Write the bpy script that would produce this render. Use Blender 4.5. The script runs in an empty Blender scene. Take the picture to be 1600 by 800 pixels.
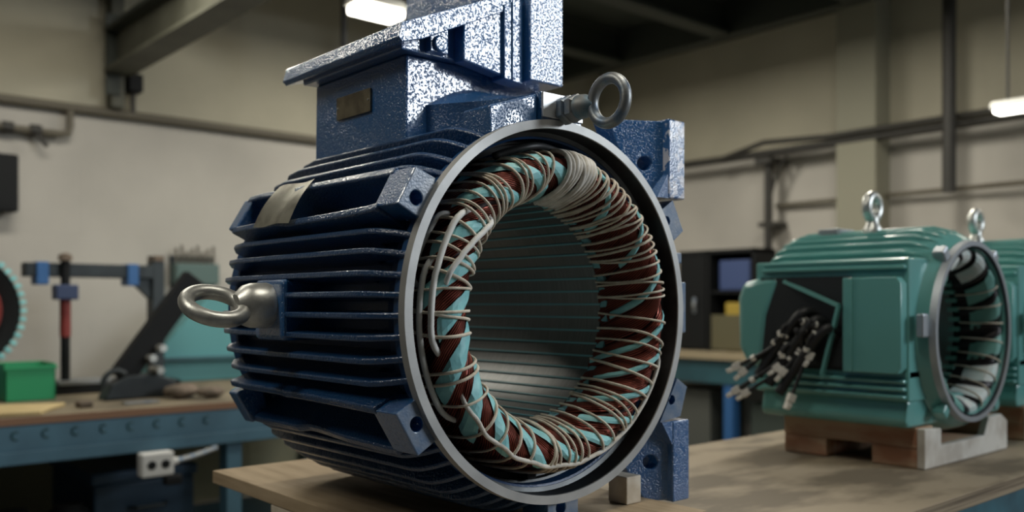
import bpy, bmesh, math, random
from math import sin, cos, pi, radians as R
from mathutils import Vector, Matrix
random.seed(7)
scene = bpy.context.scene
HZ = 1.235                                  # height of the blue motor's shaft axis above the floor
# ---------------------------------------------------------------- camera
cd = bpy.data.cameras.new('camera'); cam = bpy.data.objects.new('camera', cd)
scene.collection.objects.link(cam); scene.camera = cam
cam.location = (1.01935, -0.99788, HZ + .0128)
cam.rotation_euler = (pi/2, 0, R(48.849))
cd.sensor_width = 36; cd.lens = 1414/1600*36; cd.shift_y = 74.65/1600
cd.dof.use_dof = True; cd.dof.focus_distance = 1.36; cd.dof.aperture_fstop = 2.5
cd.clip_start = .02
# ---------------------------------------------------------------- world and lights
w = bpy.data.worlds.new('world'); scene.world = w; w.use_nodes = True
w.node_tree.nodes['Background'].inputs[0].default_value = (.55, .62, .66, 1)
w.node_tree.nodes['Background'].inputs[1].default_value = .035
def area(name, loc, target, sx, sy, power, col):
    l = bpy.data.lights.new(name, 'AREA'); l.shape = 'RECTANGLE'; l.size = sx; l.size_y = sy; l.energy = power; l.color = col
    o = bpy.data.objects.new(name, l); scene.collection.objects.link(o); o.location = loc
    o.rotation_euler = (Vector(target)-Vector(loc)).to_track_quat('-Z', 'Y').to_euler(); return o
WARM = (1, .95, .83); COOL = (.86, .93, 1)
# daylight through the window of the right wall
WIN = (3.3, 6.6, HZ+1.05, HZ+2.95)
area('window_daylight', (4.95, 4.24, HZ+2.0), (4.0, 0, HZ+1.0), 3.2, 1.85, 300, COOL)
# rows of ceiling tubes
for i, (x, y, p) in enumerate([(-2.6, .2, 27), (-2.6, 2.4, 40), (-.9, 2.5, 32), (0.3, .2, 15), (-.6, -1.6, 16)]):
    area('ceiling_tube_light', (x, y, HZ+1.62), (x, y, 0), .25, 1.2, p, WARM)
scene.view_settings.view_transform = 'Standard'; scene.view_settings.look = 'None'
scene.view_settings.gamma = 1; scene.view_settings.use_curve_mapping = False
scene.view_settings.exposure = 0.0
# ---------------------------------------------------------------- materials
def mat(name, col, rough=.5, metal=0., coat=0., col2=None, nscale=6., ncon=(.4, .62), bump=0., bscale=150., bump2=0., b2scale=20., spec=.5, emit=0., coords='Object', rough2=None, stretch=None, pit=None):
    m = bpy.data.materials.new(name); m.use_nodes = True; nt = m.node_tree; n = nt.nodes; L = nt.links
    b = n['Principled BSDF']; b.inputs['Base Color'].default_value = (*col, 1); b.inputs['Roughness'].default_value = rough
    b.inputs['Metallic'].default_value = metal; b.inputs['Coat Weight'].default_value = coat; b.inputs['Coat Roughness'].default_value = .07; b.inputs['Coat IOR'].default_value = 1.7
    b.inputs['Specular IOR Level'].default_value = spec
    tc = n.new('ShaderNodeTexCoord'); src = tc.outputs[coords]
    if stretch:
        mp = n.new('ShaderNodeMapping'); mp.inputs['Scale'].default_value = stretch; L.new(src, mp.inputs[0]); src = mp.outputs[0]
    if col2 is not None or rough2 is not None:
        t = n.new('ShaderNodeTexNoise'); t.inputs['Scale'].default_value = nscale; t.inputs['Detail'].default_value = 6; L.new(src, t.inputs[0])
        r = n.new('ShaderNodeMapRange'); r.inputs[1].default_value = ncon[0]; r.inputs[2].default_value = ncon[1]; L.new(t.outputs[0], r.inputs[0])
        if col2 is not None:
            mx = n.new('ShaderNodeMix'); mx.data_type = 'RGBA'; mx.inputs[6].default_value = (*col, 1); mx.inputs[7].default_value = (*col2, 1)
            L.new(r.outputs[0], mx.inputs[0]); L.new(mx.outputs[2], b.inputs['Base Color'])
        if rough2 is not None:
            r2 = n.new('ShaderNodeMapRange'); r2.inputs[3].default_value = rough; r2.inputs[4].default_value = rough2
            L.new(r.outputs[0], r2.inputs[0]); L.new(r2.outputs[0], b.inputs['Roughness'])
    nrm = None
    for s, sc, dist in ((bump2, b2scale, .004), (bump, bscale, .0012)):
        if s:
            t = n.new('ShaderNodeTexNoise'); t.inputs['Scale'].default_value = sc; t.inputs['Detail'].default_value = 3; L.new(src, t.inputs[0])
            bp = n.new('ShaderNodeBump'); bp.inputs['Strength'].default_value = s; bp.inputs['Distance'].default_value = dist
            h = t.outputs[0]
            if pit and sc == bscale:
                mr = n.new('ShaderNodeMapRange'); mr.inputs[1].default_value = pit[0]; mr.inputs[2].default_value = pit[1]; L.new(h, mr.inputs[0]); h = mr.outputs[0]
            L.new(h, bp.inputs['Height'])
            if nrm: L.new(nrm, bp.inputs['Normal'])
            nrm = bp.outputs[0]
    if nrm:
        L.new(nrm, b.inputs['Normal']); 
        if coat: L.new(nrm, b.inputs['Coat Normal'])
    if emit:
        b.inputs['Emission Color'].default_value = (*col, 1); b.inputs['Emission Strength'].default_value = emit
    return m
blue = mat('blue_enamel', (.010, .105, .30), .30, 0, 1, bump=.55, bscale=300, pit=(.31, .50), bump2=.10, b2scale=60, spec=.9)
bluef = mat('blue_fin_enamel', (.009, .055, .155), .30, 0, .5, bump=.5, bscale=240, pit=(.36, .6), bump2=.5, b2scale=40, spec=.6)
ringm = mat('machined_iron', (.46, .46, .445), .5, .45, col2=(.38, .38, .37), nscale=14, bump=.08, bscale=120)
padm = mat('machined_pad', (.75, .76, .76), .4, .7)
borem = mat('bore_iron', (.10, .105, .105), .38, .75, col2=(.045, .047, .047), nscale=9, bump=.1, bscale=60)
lam = mat('lamination_steel', (.22, .225, .22), .42, .6, col2=(.16, .165, .16), nscale=12, bump=.12, bscale=10, stretch=(60, 1, 1))
zinc = mat('zinc_steel', (.66, .66, .62), .40, .75, col2=(.46, .46, .43), nscale=30, bump=.25, bscale=140)
zincp = mat('worn_zinc', (.30, .31, .31), .45, .8, col2=(.16, .22, .30), nscale=34, ncon=(.5, .66), bump=.3, bscale=160)
plate = mat('nameplate_steel', (.74, .72, .62), .38, .8, col2=(.42, .40, .33), nscale=22, bump=.15, bscale=60)
brass = mat('nameplate_bronze', (.30, .26, .18), .42, .7, col2=(.20, .17, .12), nscale=40)
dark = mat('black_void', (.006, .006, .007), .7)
coilm = bpy.data.materials.new('coil_enamel'); coilm.use_nodes = True
def coil_setup(m, c1, c2):
    nt = m.node_tree; n = nt.nodes; L = nt.links; b = n['Principled BSDF']
    b.inputs['Metallic'].default_value = .65; b.inputs['Roughness'].default_value = .33
    uv = n.new('ShaderNodeUVMap'); wv = n.new('ShaderNodeTexWave'); wv.bands_direction = 'X'; wv.inputs['Scale'].default_value = 3.6; wv.inputs['Distortion'].default_value = 1.6; wv.inputs['Detail'].default_value = 1
    L.new(uv.outputs[0], wv.inputs[0])
    mx = n.new('ShaderNodeMix'); mx.data_type = 'RGBA'; mx.inputs[6].default_value = (*c1, 1); mx.inputs[7].default_value = (*c2, 1)
    L.new(wv.outputs[0], mx.inputs[0]); L.new(mx.outputs[2], b.inputs['Base Color'])
    bp = n.new('ShaderNodeBump'); bp.inputs['Strength'].default_value = .8; bp.inputs['Distance'].default_value = .002; L.new(wv.outputs[0], bp.inputs['Height']); L.new(bp.outputs[0], b.inputs['Normal'])
coil_setup(coilm, (.035, .006, .006), (.40, .10, .065))
teal = mat('teal_paper', (.25, .60, .62), .5, col2=(.34, .70, .71), nscale=30, bump2=.3, b2scale=60)
tealw = mat('teal_wedge', (.22, .50, .54), .5)
cord = mat('lacing_cord', (.74, .67, .55), .85, col2=(.58, .50, .39), nscale=60, bump=.5, bscale=500)
cordw = mat('pale_cord', (.78, .74, .66), .8, col2=(.58, .53, .45), nscale=50, bump=.5, bscale=400)
sleeve = mat('white_sleeve', (.80, .79, .74), .55)
ply = mat('plywood', (.52, .40, .26), .75, col2=(.38, .28, .17), nscale=5, ncon=(.35, .7), stretch=(1.2, 9, 9), bump=.2, bscale=60)
plyedge = mat('plywood_edge', (.36, .28, .18), .8, col2=(.14, .10, .06), nscale=3, stretch=(.6, .6, 55))
benchw = mat('bench_wood', (.34, .275, .19), .7, col2=(.17, .135, .09), nscale=4.5, ncon=(.42, .60), stretch=(2.4, 1, 3), bump=.25, bscale=70)
lumber = mat('lumber', (.50, .34, .22), .8, col2=(.38, .18, .10), nscale=5, ncon=(.42, .62), stretch=(1.5, 5, 5), bump=.2, bscale=80)
palew = mat('pale_lumber', (.76, .69, .57), .8, col2=(.56, .47, .35), nscale=16, bump=.2, bscale=80)
whitew = mat('whitewashed_lumber', (.70, .67, .60), .8, col2=(.52, .47, .40), nscale=14, bump=.2, bscale=60)
gteal = mat('green_enamel', (.135, .385, .36), .34, 0, .5, bump2=.2, b2scale=18, bump=.1, bscale=150)
gdark = mat('box_interior', (.012, .016, .018), .6)
cable = mat('black_cable', (.014, .015, .016), .5)
lug = mat('tinned_lug', (.85, .83, .76), .5, .3)
silver = mat('grey_rim', (.40, .43, .46), .4, .6)
beigew = None
steelb = mat('bench_blue', (.075, .17, .235), .5, col2=(.06, .135, .19), nscale=5, bump=.1)
steelt = mat('bench_teal', (.03, .105, .13), .5, col2=(.02, .07, .09), nscale=4)
darks = mat('dark_steel', (.035, .045, .05), .5, .3, col2=(.02, .026, .03), nscale=8)
blackp = mat('black_paint', (.010, .011, .012), .6, spec=.2)
beam = mat('beam_paint', (.10, .10, .075), .6, col2=(.07, .07, .05), nscale=4)
beamd = mat('beam_dark', (.032, .038, .030), .6)
pipem = mat('pipe_paint', (.13, .115, .085), .6)
piped = mat('dark_pipe', (.032, .03, .026), .55)
lampe = mat('lamp_glow', (1, .95, .84), .4, emit=9)
lampw = mat('lamp_housing', (.6, .6, .56), .5)
greenp = mat('green_plastic', (.02, .30, .12), .45)
paperm = mat('kraft_paper', (.55, .43, .22), .8, col2=(.46, .35, .17), nscale=6)
bluep = mat('blue_clamp', (.03, .12, .32), .5)
redp = mat('red_rubber', (.22, .03, .025), .5)
tealmach = mat('machine_teal', (.10, .31, .33), .5)
whitep = mat('white_plastic', (.62, .62, .60), .5)
rust = mat('brown_scrap', (.16, .12, .09), .8, col2=(.09, .07, .05), nscale=14)
tan = mat('tan_wood', (.34, .28, .18), .7)
yellow = mat('yellow_paint', (.42, .30, .05), .5)
greybin = mat('grey_carton', (.09, .095, .085), .8)
olive = mat('olive_panel', (.34, .31, .19), .7)
concrete = mat('concrete', (.20, .19, .17), .8, col2=(.14, .13, .12), nscale=3, bump=.2, bscale=40)
roofm = mat('roof_paint', (.045, .055, .042), .8, col2=(.026, .032, .025), nscale=2)
def wallmat():
    m = bpy.data.materials.new('painted_block'); m.use_nodes = True; nt = m.node_tree; n = nt.nodes; L = nt.links; b = n['Principled BSDF']
    b.inputs['Roughness'].default_value = .75
    geo = n.new('ShaderNodeNewGeometry'); sep = n.new('ShaderNodeSeparateXYZ'); L.new(geo.outputs['Position'], sep.inputs[0])
    t = n.new('ShaderNodeTexNoise'); t.inputs['Scale'].default_value = 1.6; t.inputs['Detail'].default_value = 7; L.new(geo.outputs['Position'], t.inputs[0])
    st = n.new('ShaderNodeMath'); st.operation = 'GREATER_THAN'; st.inputs[1].default_value = HZ+1.02; L.new(sep.outputs[2], st.inputs[0])
    a = n.new('ShaderNodeMix'); a.data_type = 'RGBA'; a.inputs[6].default_value = (.50, .475, .43, 1); a.inputs[7].default_value = (.47, .44, .34, 1); L.new(st.outputs[0], a.inputs[0])
    d = n.new('ShaderNodeMix'); d.data_type = 'RGBA'; d.blend_type = 'MULTIPLY'; L.new(a.outputs[2], d.inputs[6])
    r = n.new('ShaderNodeMapRange'); r.inputs[1].default_value = .3; r.inputs[2].default_value = .7; r.inputs[3].default_value = .82; r.inputs[4].default_value = 1.05; L.new(t.outputs[0], r.inputs[0])
    cmb = n.new('ShaderNodeCombineColor'); [L.new(r.outputs[0], cmb.inputs[i]) for i in range(3)]
    L.new(cmb.outputs[0], d.inputs[7]); d.inputs[0].default_value = 1; L.new(d.outputs[2], b.inputs['Base Color'])
    # block joints: height from a brick pattern laid along the wall
    ad = n.new('ShaderNodeMath'); ad.operation = 'ADD'; L.new(sep.outputs[0], ad.inputs[0]); L.new(sep.outputs[1], ad.inputs[1])
    cv = n.new('ShaderNodeCombineXYZ'); L.new(ad.outputs[0], cv.inputs[0]); L.new(sep.outputs[2], cv.inputs[1])
    br = n.new('ShaderNodeTexBrick'); br.inputs['Scale'].default_value = 1; br.inputs['Brick Width'].default_value = .8; br.inputs['Row Height'].default_value = .4; br.inputs['Mortar Size'].default_value = .008
    L.new(cv.outputs[0], br.inputs[0]); bp = n.new('ShaderNodeBump'); bp.inputs['Strength'].default_value = .35; bp.inputs['Distance'].default_value = .006; bp.invert = True
    L.new(br.outputs['Fac'], bp.inputs['Height']); L.new(bp.outputs[0], b.inputs['Normal'])
    return m
wallm = wallmat()
# ---------------------------------------------------------------- mesh helpers (all coordinates relative to the motor axis height; HZ added on linking)
def catmull(pts, n, closed=False):
    P = [Vector(p) for p in pts]; out = []; N = len(P); segs = N if closed else N-1
    for i in range(segs):
        if closed: a, b, c, d = P[(i-1) % N], P[i], P[(i+1) % N], P[(i+2) % N]
        else: a, b, c, d = P[max(i-1, 0)], P[i], P[i+1], P[min(i+2, N-1)]
        for k in range(n):
            t = k/n; out.append(.5*((2*b)+(c-a)*t+(2*a-5*b+4*c-d)*t*t+(3*b-a-3*c+d)*t**3))
    if not closed: out.append(P[-1].copy())
    return out
def box(bm, x0, x1, y0, y1, z0, z1):
    v = [bm.verts.new(p) for p in ((x0,y0,z0),(x1,y0,z0),(x1,y1,z0),(x0,y1,z0),(x0,y0,z1),(x1,y0,z1),(x1,y1,z1),(x0,y1,z1))]
    for f in ((0,3,2,1),(4,5,6,7),(0,1,5,4),(1,2,6,5),(2,3,7,6),(3,0,4,7)): bm.faces.new([v[i] for i in f])
    return v
def obox(bm, c, ax, hx, hy, hz):
    """oriented box: ax = (ux, uy, uz) unit axes"""
    v = box(bm, -hx, hx, -hy, hy, -hz, hz); M = Matrix((ax[0], ax[1], ax[2])).transposed()
    for q in v: q.co = Vector(c)+M @ q.co
def prism(bm, poly, axis, a0, a1):
    """poly in the two other axes (cyclic order), swept along axis"""
    def mk(p, t): return {'x': (t, p[0], p[1]), 'y': (p[0], t, p[1]), 'z': (p[0], p[1], t)}[axis]
    A = [bm.verts.new(mk(p, a0)) for p in poly]; B = [bm.verts.new(mk(p, a1)) for p in poly]; n = len(poly)
    bm.faces.new(A); bm.faces.new(B[::-1])
    for i in range(n): bm.faces.new((A[i], B[i], B[(i+1) % n], A[(i+1) % n]))
def frame(d):
    d = d.normalized(); u = d.cross(Vector((0, 0, 1)))
    if u.length < 1e-3: u = d.cross(Vector((1, 0, 0)))
    u.normalize(); return u, d.cross(u)
def tube(bm, pts, r, closed=False, n=8, caps=True):
    pts = [Vector(p) for p in pts]; N = len(pts); rings = []; u = None
    for i, p in enumerate(pts):
        d = (pts[(i+1) % N]-pts[i-1]) if closed else (pts[min(i+1, N-1)]-pts[max(i-1, 0)])
        if d.length < 1e-9: d = Vector((0, 0, 1))
        d.normalize()
        if u is None: u, v = frame(d)
        else:
            u = (u-d*u.dot(d)).normalized(); v = d.cross(u)
        rr = r[i] if isinstance(r, (list, tuple)) else r
        rings.append([bm.verts.new(p+rr*(cos(2*pi*k/n)*u+sin(2*pi*k/n)*v)) for k in range(n)])
    for i in range(N if closed else N-1):
        a, b = rings[i], rings[(i+1) % N]; sh = 0
        if closed and i == N-1:
            sh = min(range(n), key=lambda s: (a[0].co-b[s].co).length)
        for k in range(n): bm.faces.new((a[k], a[(k+1) % n], b[(k+1+sh) % n], b[(k+sh) % n]))
    if caps and not closed: bm.faces.new(rings[0][::-1]); bm.faces.new(rings[-1])
def lathe(bm, prof, org=(0,0,0), axis='x', n=64, closed=False, hexa=False):
    """prof: list of (t, r) along the axis"""
    org = Vector(org); A = {'x': (Vector((1,0,0)), Vector((0,1,0)), Vector((0,0,1))), 'y': (Vector((0,1,0)), Vector((0,0,1)), Vector((1,0,0))), 'z': (Vector((0,0,1)), Vector((1,0,0)), Vector((0,1,0)))}[axis] if isinstance(axis, str) else axis
    rings = []
    for t, r in prof:
        if r < 1e-6: rings.append([bm.verts.new(org+A[0]*t)])
        else: rings.append([bm.verts.new(org+A[0]*t+r*(cos(2*pi*k/n)*A[1]+sin(2*pi*k/n)*A[2])) for k in range(n)])
    m = len(rings)
    for i in range(m if closed else m-1):
        a, b = rings[i], rings[(i+1) % m]
        for k in range(n):
            k2 = (k+1) % n
            if len(a) == 1 and len(b) == 1: continue
            if len(a) == 1: bm.faces.new((a[0], b[k2], b[k]))
            elif len(b) == 1: bm.faces.new((a[k], a[k2], b[0]))
            else: bm.faces.new((a[k], a[k2], b[k2], b[k]))
def holed_prism(bm, poly, hc, hr, x1, x0, depth, n=20):
    """block between x0 and x1 (front) with polygon outline in (y,z) and a round blind hole in its front face"""
    F = [bm.verts.new((x1, p[0], p[1])) for p in poly]; H = [bm.verts.new((x1, hc[0]+hr*cos(2*pi*k/n), hc[1]+hr*sin(2*pi*k/n))) for k in range(n)]
    e = [bm.edges.new((F[i], F[(i+1) % len(F)])) for i in range(len(F))]+[bm.edges.new((H[i], H[(i+1) % n])) for i in range(n)]
    bmesh.ops.triangle_fill(bm, use_beauty=True, use_dissolve=False, edges=e)
    D = [bm.verts.new((x1-depth, v.co.y, v.co.z)) for v in H]
    for i in range(n): bm.faces.new((H[i], H[(i+1) % n], D[(i+1) % n], D[i]))
    bm.faces.new(D)
    B = [bm.verts.new((x0, p[0], p[1])) for p in poly]; bm.faces.new(B)
    for i in range(len(F)): bm.faces.new((F[i], F[(i+1) % len(F)], B[(i+1) % len(F)], B[i]))
ROOT = {}
def obj(name, bm, m, parent=None, bevel=0., smooth=False, label=None, seg=2, angle=40):
    bmesh.ops.recalc_face_normals(bm, faces=bm.faces[:])
    off = ROOT[parent.name] if parent is not None else Vector((0, 0, 0))
    for v in bm.verts: v.co = v.co+Vector((0, 0, HZ))-off
    me = bpy.data.meshes.new(name); bm.to_mesh(me); bm.free(); o = bpy.data.objects.new(name, me)
    scene.collection.objects.link(o); me.materials.append(m)
    if parent is not None: o.parent = parent; ROOT[o.name] = off
    else: ROOT[o.name] = Vector((0, 0, 0))
    if smooth:
        for p in me.polygons: p.use_smooth = True
        if smooth != 'all': me.set_sharp_from_angle(angle=R(angle))
    if bevel:
        b = o.modifiers.new('bevel', 'BEVEL'); b.width = bevel; b.segments = seg; b.limit_method = 'ANGLE'; b.angle_limit = R(35)
        b.harden_normals = False
    if label: o['label'] = label
    return o
def new(): return bmesh.new()
def thing(name, label, cat, loc, group=None):
    o = bpy.data.objects.new(name, None); scene.collection.objects.link(o); o.empty_display_size = .1
    o.location = (loc[0], loc[1], loc[2]+HZ); ROOT[o.name] = Vector(o.location); o['label'] = label; o['category'] = cat
    if group: o['group'] = group
    return o
def tag(o, label, cat, group=None):
    o['label'] = label; o['category'] = cat
    if group: o['group'] = group
    return o
def struct(name, bm, m, **k):
    o = obj(name, bm, m, **k); o['kind'] = 'structure'; return o
def dup(root, delta, label, keep=None):
    r = root.copy(); scene.collection.objects.link(r); r.location = root.location+Vector(delta); r['label'] = label
    def rec(src, dst):
        for ch in list(src.children):
            if keep and not keep(ch): continue
            c = ch.copy(); scene.collection.objects.link(c); c.parent = dst; rec(ch, c)
    rec(root, r); return r
def B(*a):
    bm = new(); box(bm, *a); return bm
def T(pts, r, closed=False, n=8, smoothn=0):
    bm = new(); tube(bm, catmull(pts, smoothn, closed) if smoothn else pts, r, closed, n); return bm
# ================================================================= the room
XW, YW, CEIL, FL = -4.0, 4.33, 1.95, -HZ
struct('floor', B(XW-.15, 7.0, -4.5, YW+.15, FL-.1, FL), concrete)
struct('wall_left', B(XW-.15, XW, -4.5, YW+.15, FL, CEIL+.2), wallm)
bm = new(); wx0, wx1, wz0, wz1 = WIN[0], WIN[1], WIN[2]-HZ, WIN[3]-HZ
box(bm, XW, wx0, YW, YW+.15, FL, 3.4); box(bm, wx1, 7.0, YW, YW+.15, FL, 3.4); box(bm, wx0, wx1, YW, YW+.15, FL, wz0); box(bm, wx0, wx1, YW, YW+.15, wz1, 3.4)
struct('wall_right', bm, wallm)
bm = new()
for z in (wz0, wz1): box(bm, wx0-.05, wx1+.05, YW-.03, YW+.1, z-.05, z+.05)
for x in (wx0, wx0+.93, wx0+1.87, wx1): box(bm, x-.03, x+.03, YW-.03, YW+.1, wz0, wz1)
struct('window_1', bm, lampw)
HI = 3.3
bm = new(); box(bm, XW-.15, 2.4, -4.5, YW+.15, CEIL, CEIL+.1); box(bm, 2.3, 2.4, -4.5, YW+.15, CEIL+.1, HI); box(bm, 2.3, 7.0, -4.5, YW+.15, HI, HI+.1)
struct('ceiling', bm, roofm)
# pilaster of the right wall, its shading put into a duller base colour
struct('trim_1', B(-1.85, -1.60, YW-.18, YW, FL, CEIL), mat('pilaster_shaded', (.29, .28, .215), .75))
# dark boxed band under the ceiling along the right wall, roof joists
bm = new(); box(bm, XW, 3.0, YW-.5, YW, 1.86, 1.95); box(bm, XW, 3.0, YW-.52, YW-.44, 1.72, 1.95)
tag(obj('ceiling_band', bm, beamd), 'dark band running under the ceiling along the right wall', 'beam')
for i, x in enumerate((-3.35, -2.45, -1.55)):
    bm = new(); box(bm, x-.06, x+.06, -2.5, YW-.5, 1.925, 1.95); box(bm, x-.06, x+.06, -2.5, YW-.5, 1.72, 1.745); box(bm, x-.008, x+.008, -2.5, YW-.5, 1.74, 1.93)
    tag(obj('roof_joist', bm, beamd), ['dark roof joist nearest the left wall, above the terminal box', 'middle dark roof joist under the ceiling', 'dark roof joist nearest the camera, under the ceiling'][i], 'joist', 'roof joists')
# ---------------------------------------------------------------- things on the left wall
tag(obj('conduit_pipe', T([(XW+.03, -2.5, 1.02), (XW+.03, YW-.05, 1.02)], .024, n=10), pipem, smooth=True), 'long brown conduit pipe along the left wall between grey and beige paint', 'pipe')
t = thing('drop_pipe', 'short brown pipe dropping from the conduit on the left wall and turning left with valves', 'pipe', (XW+.03, .33, .86))
obj('pipe_run', T([(XW+.05, .345, 1.0), (XW+.05, .345, .92), (XW+.05, .335, .885), (XW+.05, .30, .875), (XW+.05, -.6, .885)], .018, n=8), pipem, t, smooth=True)
for y in (.06, .185):
    bm = new(); lathe(bm, [(-.025, .0), (-.025, .028), (.025, .028), (.025, 0)], (XW+.05, y, .88), 'y', 12)
    obj('valve', bm, piped, t, smooth=True)
obj('valve_handle', T([(XW+.06, .19, .86), (XW+.08, .23, .80)], .011), piped, t)
t = thing('wall_column', 'olive steel bracket column on the left wall under the overhead beam', 'column', (XW, .57, 1.03))
bm = new(); box(bm, XW, XW+.1, .535, .60, 1.04, CEIL); obj('post', bm, beam, t, bevel=.004)
obj('flange', B(XW+.1, XW+.115, .50, .57, 1.10, 1.52), beamd, t)
t = thing('overhead_beam', 'olive steel I-beam running out from the left wall at upper left', 'beam', (XW+.12, .56, 1.2))
bm = new(); box(bm, XW+.12, .6, .552, .568, 1.23, 1.42); obj('web', bm, beam, t)
obj('top_flange', B(XW+.12, .6, .49, .63, 1.42, 1.44), beamd, t); obj('bottom_flange', B(XW+.12, .6, .49, .63, 1.21, 1.23), beam, t)
t = thing('junction_box', 'small black box beside the column on the left wall', 'electrical box', (XW, .66, 1.14))
obj('box_body', B(XW, XW+.09, .625, .70, 1.14, 1.235), blackp, t, bevel=.006); obj('box_neck', T([(XW+.04, .66, 1.03), (XW+.04, .66, 1.15)], .014), piped, t)
t = thing('wall_monitor', 'dark flat screen box hung on the left wall at the edge of the photo', 'monitor', (XW, -.1, .46))
obj('casing', B(XW+.02, XW+.12, -.35, .095, .46, .74), blackp, t, bevel=.01); obj('screen', B(XW+.12, XW+.123, -.33, .06, .49, .71), blackp, t)
obj('bracket', B(XW, XW+.03, -.2, -.05, .50, .70), darks, t)
# hanging lamps and rods
def tube_lamp(label, c, ax, ln, rods, k=1.):
    t = thing('fluorescent_lamp', label, 'lamp', c); d = Vector((1,0,0)) if ax == 'x' else Vector((0,1,0)); e = Vector((0,1,0)) if ax == 'x' else Vector((1,0,0)); c = Vector(c)
    bm = new(); prof = [(-.075, .0), (-.075, .012), (-.045, .05), (-.02, .062), (.02, .062), (.045, .05), (.075, .012), (.075, 0)]
    A = [bm.verts.new(c-d*ln/2+e*p*k+Vector((0,0,q*k))) for p, q in prof]; D = [bm.verts.new(c+d*ln/2+e*p*k+Vector((0,0,q*k))) for p, q in prof]
    bm.faces.new(A); bm.faces.new(D[::-1])
    for i in range(len(A)): bm.faces.new((A[i], D[i], D[(i+1) % len(A)], A[(i+1) % len(A)]))
    obj('lamp_housing', bm, lampw, t)
    bm = new(); obox(bm, c-Vector((0,0,.022*k)), (d, e, Vector((0,0,1))), ln/2-.01, .07*k, .021*k); obj('diffuser', bm, lampe, t, bevel=.012)
    for s in rods:
        p = c+d*ln*s; obj('hanger', T([p+Vector((0,0,.06*k)), (p.x, p.y, CEIL)], .006), piped, t)
    return t
tube_lamp('white glowing strip lamp hung from the ceiling behind the terminal box', (-2.9, 1.51, 1.515), 'y', .28, (-.3, .3))
tube_lamp('white glowing strip lamp hung near the right wall at the photo edge', (.02, 3.2, .862), 'x', 1.2, (-.45, .45), .55)
tag(obj('hanging_rod', T([(-3.2, 1.50, 1.32), (-3.2, 1.50, CEIL)], .017, n=8), blackp, smooth=True), 'dark vertical rod hanging left of the strip lamp above the terminal box', 'rod')
tag(obj('hanging_rod', T([(-3.3, 2.04, 1.45), (-3.3, 2.04, CEIL)], .022, n=8), darks, smooth=True), 'dark vertical rod hanging right of the strip lamp above the terminal box', 'rod')
# ---------------------------------------------------------------- things on the right wall
tag(obj('conduit_pipe', T([(XW+.05, YW-.16, 1.0), (-2.3, YW-.16, 1.0), (2.0, YW-.16, 1.03)], .026, n=10), piped, smooth=True), 'thick dark pipe running along the right wall, lower of the pair', 'pipe')
tag(obj('conduit_pipe', T([(-2.75, YW-.19, .985), (-2.35, YW-.2, 1.065), (-1.9, YW-.2, 1.04), (2.0, YW-.2, 1.07)], .018, n=10), piped, smooth=True), 'thin dark pipe bending up above the thick pipe on the right wall', 'pipe')
tag(obj('drain_pipe', T([(-1.13, YW-.28, .62), (-1.13, YW-.28, CEIL)], .036, n=12), piped, smooth=True), 'dark vertical pipe on the right wall crossing the paired pipes', 'pipe')
t = thing('pipe_stand', 'dark vertical bracket pipe holding the paired pipes on the right wall, left of the pilaster', 'bracket', (-2.36, YW-.16, .3))
obj('post', T([(-2.36, YW-.13, .2), (-2.36, YW-.13, .97)], .028, n=10), piped, t, smooth=True)
obj('brace', T([(-2.22, YW-.13, .97), (-2.3, YW-.13, .86), (-2.35, YW-.13, .70)], .012, smoothn=6), piped, t, smooth=True)
obj('clip', B(-2.42, -2.30, YW-.2, YW, .93, .97), piped, t); obj('clip', B(-2.42, -2.30, YW-.16, YW, .52, .55), piped, t)
tag(obj('conduit_pipe', T([(-2.36, YW-.04, .665), (2.0, YW-.17, .655)], .014, n=8), pipem, smooth=True), 'thin brown horizontal conduit low on the right wall behind the green motor', 'pipe')
t = thing('tool_cabinet', 'black open cabinet with blue and yellow things against the right wall', 'cabinet', (-2.65, 4.1, -.30))
obj('back_panel', B(-2.9, -2.3, 4.18, 4.2, -.30, .37), blackp, t)
for x in (-2.9, -2.67, -2.32): obj('side_panel', B(x, x+.025, 3.95, 4.18, -.30, .37), blackp, t)
obj('top_panel', B(-2.9, -2.295, 3.95, 4.18, .345, .37), blackp, t); obj('shelf', B(-2.645, -2.32, 3.97, 4.18, .08, .10), blackp, t)
obj('door', B(-2.875, -2.68, 3.95, 3.965, -.29, .34), blackp, t); obj('door_handle', T([(-2.76, 3.94, -.05), (-2.76, 3.93, 0), (-2.76, 3.94, .05)], .012), zincp, t)
obj('drawer_front', B(-2.64, -2.33, 3.96, 3.975, -.29, -.06), mat('dim_olive', (.11, .10, .055), .6), t)
tag(obj('tool_case', B(-2.60, -2.36, 3.99, 4.15, .10, .30), mat('case_blue', (.05, .08, .2), .5), bevel=.01), 'blue tool case on the upper shelf of the black cabinet', 'case')
tag(obj('drill_case', B(-2.56, -2.44, 4.0, 4.15, -.30, .02), yellow, bevel=.01), 'yellow case standing low in the black cabinet', 'case')
t = thing('side_bench', 'dark teal workbench with tan top along the right wall behind the table', 'workbench', (-2.4, 4.0, FL))
obj('bench_top', B(-3.4, -.6, 3.80, YW-.01, -.345, -.302), tan, t); obj('apron', B(-3.38, -.62, 3.83, 3.87, -.50, -.345), steelt, t)
for x in (-3.3, -2.42, -1.5, -.7): obj('leg', B(x-.035, x+.035, 3.84, 3.91, FL, -.345), bluep if x == -2.42 else steelt, t)
obj('lower_shelf', B(-3.38, -.62, 3.86, YW-.02, -1.0, -.97), steelt, t)
tag(obj('carton', B(-3.05, -2.62, 3.92, 4.28, -.97, -.56), greybin, bevel=.006), 'dull grey carton under the right wall bench left of the blue leg', 'carton')
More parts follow.
